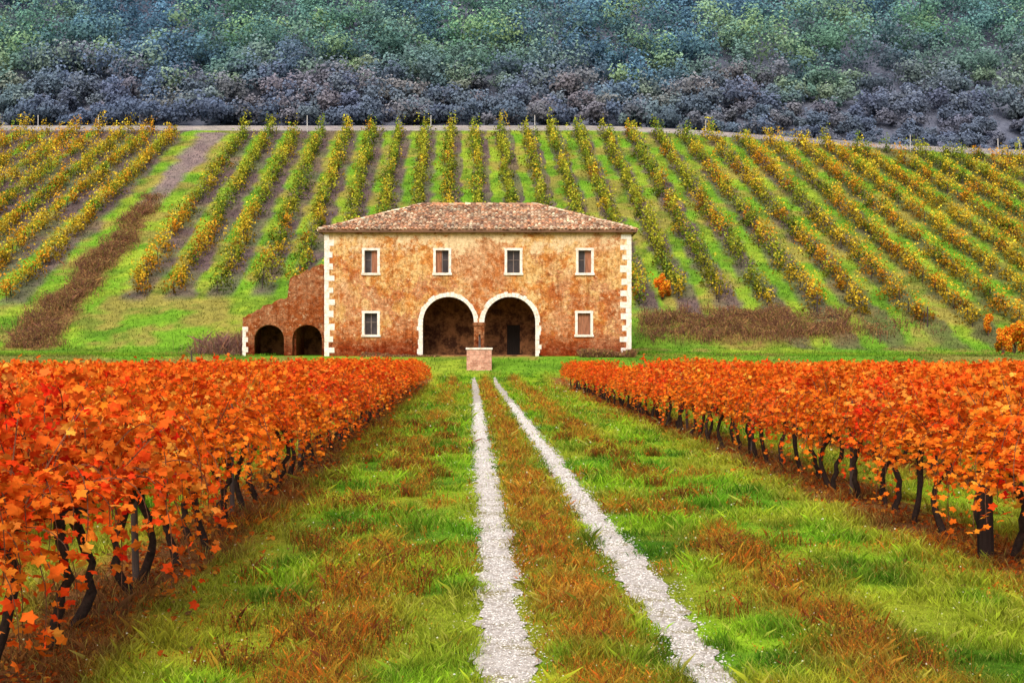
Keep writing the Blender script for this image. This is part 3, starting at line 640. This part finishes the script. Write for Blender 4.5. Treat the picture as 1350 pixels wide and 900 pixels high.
def tiles(a,b,c,dd):
    a,b,c,dd=map(lambda q:np.array(q,float),(a,b,c,dd))
    ex=unit(b-a); W=np.linalg.norm(b-a); nrm=unit(np.cross(b-a,dd-a)); up=np.cross(nrm,ex)
    if up[2]<0: up=-up
    if nrm[2]<0: nrm=-nrm
    S=np.dot(c-a,up); la=np.dot(dd-a,ex); lb=np.dot(c-a,ex)
    cw=.27; ch=.42; ns=6; th=np.linspace(0,math.pi,ns+1)
    for j in range(int(S/ch)+1):
        s0=j*ch-.04; s1=s0+ch*1.18
        f=max(s0,0)/S; xl=la*f; xr=W+(lb-W)*f
        for i in range(int(W/cw)+1):
            x=i*cw+cw/2
            if x<xl-.02 or x>xr+.02 or s0>S-.1: continue
            cc=np.minimum(tpal[rng.integers(7)]*rng.uniform(.5,1.15),.95); xx=x+rng.uniform(-.03,.03); r0,r1=.122,.098; lift=.055+rng.uniform(0,.03)+.04*float(fbm(np.array(x),np.array(j*.4),3,191)-.5)
            s1c=min(s1,S); sj=rng.uniform(-.09,.05)
            A=a+ex*(xx-r0*np.cos(th))[:,None]+up*(s0+sj)+nrm*(r0*.8*np.sin(th)+lift)[:,None]
            B=a+ex*(xx-r1*np.cos(th))[:,None]+up*s1c+nrm*(r1*.8*np.sin(th)+.005)[:,None]
            D=A-nrm*.03
            Vv=np.concatenate([A,B,D]); m_=ns+1
            Fc=[[q,q+1,m_+q+1,m_+q] for q in range(ns)]+[[2*m_+q,2*m_+q+1,q+1,q] for q in range(ns)]
            mb.add(Vv,Fc,cc)
tiles(E[0],E[1],RG[1],RG[0]); tiles(E[1],E[2],RG[1],RG[1]); tiles(E[3],E[0],RG[0],RG[0]); tiles(E[2],E[3],RG[0],RG[1])
def ridge(p,q,r=.15):
    p=np.array(p,float);q=np.array(q,float);L=np.linalg.norm(q-p);nn=int(L/.42);
    for i in range(nn):
        s=p+(q-p)*(i/nn)+rng.normal(0,.03,3); e=p+(q-p)*((i+1.15)/nn); tube(mb,[s+[0,0,.06],e+[0,0,.03]],[r*1.08,r*.9],8,tpal[rng.integers(7)]*rng.uniform(.45,.85))
ridge(RG[0],RG[1]); 
for a_,b_ in ((E[0],RG[0]),(E[1],RG[1]),(E[2],RG[1]),(E[3],RG[0])): ridge(a_,b_,.13)
obj("roof",mb.build("roof",[M_tile]),house)["label"]="hipped roof of weathered terracotta tiles"

# outbuilding
OX,OY,OZ=(428-675)/F*106.5,106.5,1.72
k2=106.5/F
def qx(px): return (px-428)*k2
def qz(py): return (466-py)*k2
ob=empty("outbuilding",(OX,OY,OZ)); tag(ob,"ruined brick lean-to with two low arches beside the farmhouse","outbuilding")
def sarch(c,r,zs): return [(qx(c)-r,-.6)]+[(qx(c)-r*math.cos(math.pi*i/16),qz(zs)+r*.95*math.sin(math.pi*i/16)) for i in range(17)]+[(qx(c)+r,-.6)]
r_=1.12
def edge(p0,p1,n,a): 
    return [(p0[0]+(p1[0]-p0[0])*t,p0[1]+(p1[1]-p0[1])*t+rng.uniform(-a,a)) for t in np.linspace(0,1,n)]
outer=[(qx(320),-.6)]+sarch(355,r_,444)+sarch(405,r_,444)+[(qx(427),-.6)]+edge((qx(427),qz(344)),(qx(382),qz(363)),13,.11)+edge((qx(379),qz(388)),(qx(350),qz(400)),8,.09)+edge((qx(347),qz(401)),(qx(320),qz(416)),8,.09)
w=obj("wall",fill_wall("lean_to_wall",outer,[],.5,M_annex),ob); w["label"]="brick front wall with two arched openings"
mb=MB(); box(mb,qx(320)+.003,qx(320)+.5,.5,5,-.6,qz(418)); box(mb,qx(382),qx(382)+.4,.5,5,-.6,qz(368)); box(mb,qx(320)+.003,qx(427),5,5.4,-.6,qz(418)); box(mb,qx(382),qx(427),5,5.4,qz(418)+.001,qz(368))
w=obj("wall",mb.build("lean_to_sides",[M_annex]),ob); w["label"]="brick side and rear walls"
mb=MB()
def lean(x0,z0,x1,z1):
    V=[(x0,.5,z0-.35),(x1,.5,z1-.35),(x1,5.4,z1-.35),(x0,5.4,z0-.35),(x0,.5,z0-.22),(x1,.5,z1-.22),(x1,5.4,z1-.22),(x0,5.4,z0-.22)]
    mb.add(V,BOXF,C(.24,.13,.09))
    L=math.hypot(x1-x0,z1-z0); ux,uz=(x1-x0)/L,(z1-z0)/L; th=np.linspace(0,math.pi,5)
    for j in range(int(L/.4)):
        for i in range(19):
            y=.75+i*.24; cc=tpal[rng.integers(7)]*rng.uniform(.3,.6)
            def ring(s,r,l): return np.stack([x0+ux*s-uz*(r*np.sin(th)+l),y-r*np.cos(th),z0-.22+uz*s+ux*(r*np.sin(th)+l)],1)
            A=ring(j*.4,.1,.04);B=ring(j*.4+.46,.085,.0); mb.add(np.concatenate([A,B]),[[q,q+1,6+q,5+q] for q in range(4)],cc)
lean(qx(321),qz(418),qx(379),qz(394)); obj("roof",mb.build("lean_to_roof",[M_tile]),ob)
mb=MB(); lean(qx(383),qz(365),qx(427),qz(348)); obj("roof",mb.build("lean_to_upper_roof",[M_tile]),ob)
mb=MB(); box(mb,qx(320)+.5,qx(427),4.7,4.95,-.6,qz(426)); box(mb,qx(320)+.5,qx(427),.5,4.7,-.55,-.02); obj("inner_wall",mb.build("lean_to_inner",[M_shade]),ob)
surround(qx(355),r_,qz(444),.2,-.1,12,.03,mat=M_annex,parent=ob); surround(qx(405),r_,qz(444),.2,-.1,12,.033,mat=M_annex,parent=ob)
mb=MB(); z=-.1; k=0
while z<qz(440)+.6:
    L=.40 if k%2 else .24; box(mb,qx(320)-.02,qx(320)+L,-.03,.35,z+.004,z+.376,(1,1,1),0,.012); z+=.38; k+=1
obj("quoin",mb.build("lean_to_quoin",[M_stone]),ob)

# well
WX,WY=(632-675)/F*99,99.0; WZ=float(H(WX,WY)); well=empty("well",(WX,WY,WZ)); tag(well,"square brick well with stone slab in front of the arches","well")
mb=MB(); s=.86; h=1.3
for sx,sy,ex_,ey_ in ((-s,-s,s,-s+.25),(-s,s-.25,s,s),(-s,-s+.25,-s+.25,s-.25),(s-.25,-s+.25,s,s-.25)): box(mb,sx,ex_,sy,ey_,-.6,h)
m,nt=newmat("well_brick"); g=nd(nt,'ShaderNodeTexCoord').outputs['Object']
sx_=nd(nt,'ShaderNodeSeparateXYZ'); nt.links.new(g,sx_.inputs[0]); cb=nd(nt,'ShaderNodeCombineXYZ'); ad=nd(nt,'ShaderNodeMath',operation='ADD'); nt.links.new(sx_.outputs[0],ad.inputs[0]); nt.links.new(sx_.outputs[1],ad.inputs[1]); nt.links.new(ad.outputs[0],cb.inputs[0]); nt.links.new(sx_.outputs[2],cb.inputs[1])
bt=nd(nt,'ShaderNodeTexBrick'); bt.inputs['Scale'].default_value=1; bt.inputs['Brick Width'].default_value=.30; bt.inputs['Row Height'].default_value=.11; bt.inputs['Mortar Size'].default_value=.010
bt.inputs['Color1'].default_value=(.50,.21,.14,1); bt.inputs['Color2'].default_value=(.70,.37,.27,1); bt.inputs['Mortar'].default_value=(.62,.44,.34,1); nt.links.new(cb.outputs[0],bt.inputs['Vector'])
n1=noise(nt,g,4,6,.75); finish(nt,mix(nt,'MULTIPLY',1,bt.outputs['Color'],ramp(nt,n1,.35,.65,(.55,.5,.45),(1.15,1.15,1.15))),.9,n1,.5,.03); M_wellb=m
obj("wall",mb.build("well_wall",[M_wellb]),well)
mb=MB(); 
for sx,sy,ex_,ey_ in ((-s-.06,-s-.06,s+.06,-s+.3),(-s-.06,s-.3,s+.06,s+.06),(-s-.06,-s+.3,-s+.3,s-.3),(s-.3,-s+.3,s+.06,s-.3)): box(mb,sx,ex_,sy,ey_,h+.002,h+.13)
obj("coping",mb.build("well_coping",[M_stone]),well)
mb=MB(); box(mb,-s+.28,s-.28,-s+.28,s-.28,h-.3,h-.24,(.06,.04,.03)); obj("cover",mb.build("well_cover",[M_wood]),well)
mb=MB(); tube(mb,[[-.0,s-.12,h+.13],[0,s-.12,h+1.0]],[.09,.07],8,C(.12,.09,.08)); tube(mb,[[0,s-.12,h+.95],[0,-.1,h+1.02]],[.045,.04],6,C(.08,.06,.05)); obj("bracket",mb.build("well_bracket",[M_wood]),well)

# ---------------------------------------------------------------- light, camera
wd=bpy.data.worlds.new("World"); scene.world=wd; wd.use_nodes=True; nt=wd.node_tree; nt.nodes.clear()
sk=nt.nodes.new('ShaderNodeTexSky'); sk.sky_type='NISHITA'; sk.sun_disc=False; sk.sun_elevation=math.radians(42); sk.sun_rotation=math.radians(192); sk.dust_density=4.0; sk.air_density=1.0
bg=nt.nodes.new('ShaderNodeBackground'); bg.inputs[1].default_value=.15; wo=nt.nodes.new('ShaderNodeOutputWorld'); nt.links.new(sk.outputs[0],bg.inputs[0]); nt.links.new(bg.outputs[0],wo.inputs[0])
sl=bpy.data.lights.new("sun",'SUN'); sl.energy=2.75; sl.angle=math.radians(28); sl.color=(1,.95,.87); so=link(bpy.data.objects.new("sun",sl))
az=math.radians(192); el=math.radians(42); dv=Vector((math.sin(az)*math.cos(el),math.cos(az)*math.cos(el),math.sin(el))); so.rotation_euler=dv.to_track_quat('Z','Y').to_euler()
cam=bpy.data.cameras.new("camera"); co=link(bpy.data.objects.new("camera",cam)); co.location=(0,0,CH); co.rotation_euler=(math.pi/2,0,0); cam.lens=50; cam.sensor_width=36; cam.shift_y=9/1350; cam.clip_start=.1; cam.clip_end=4000
scene.camera=co
scene.view_settings.view_transform='Standard'; scene.view_settings.look='None'; scene.view_settings.exposure=0
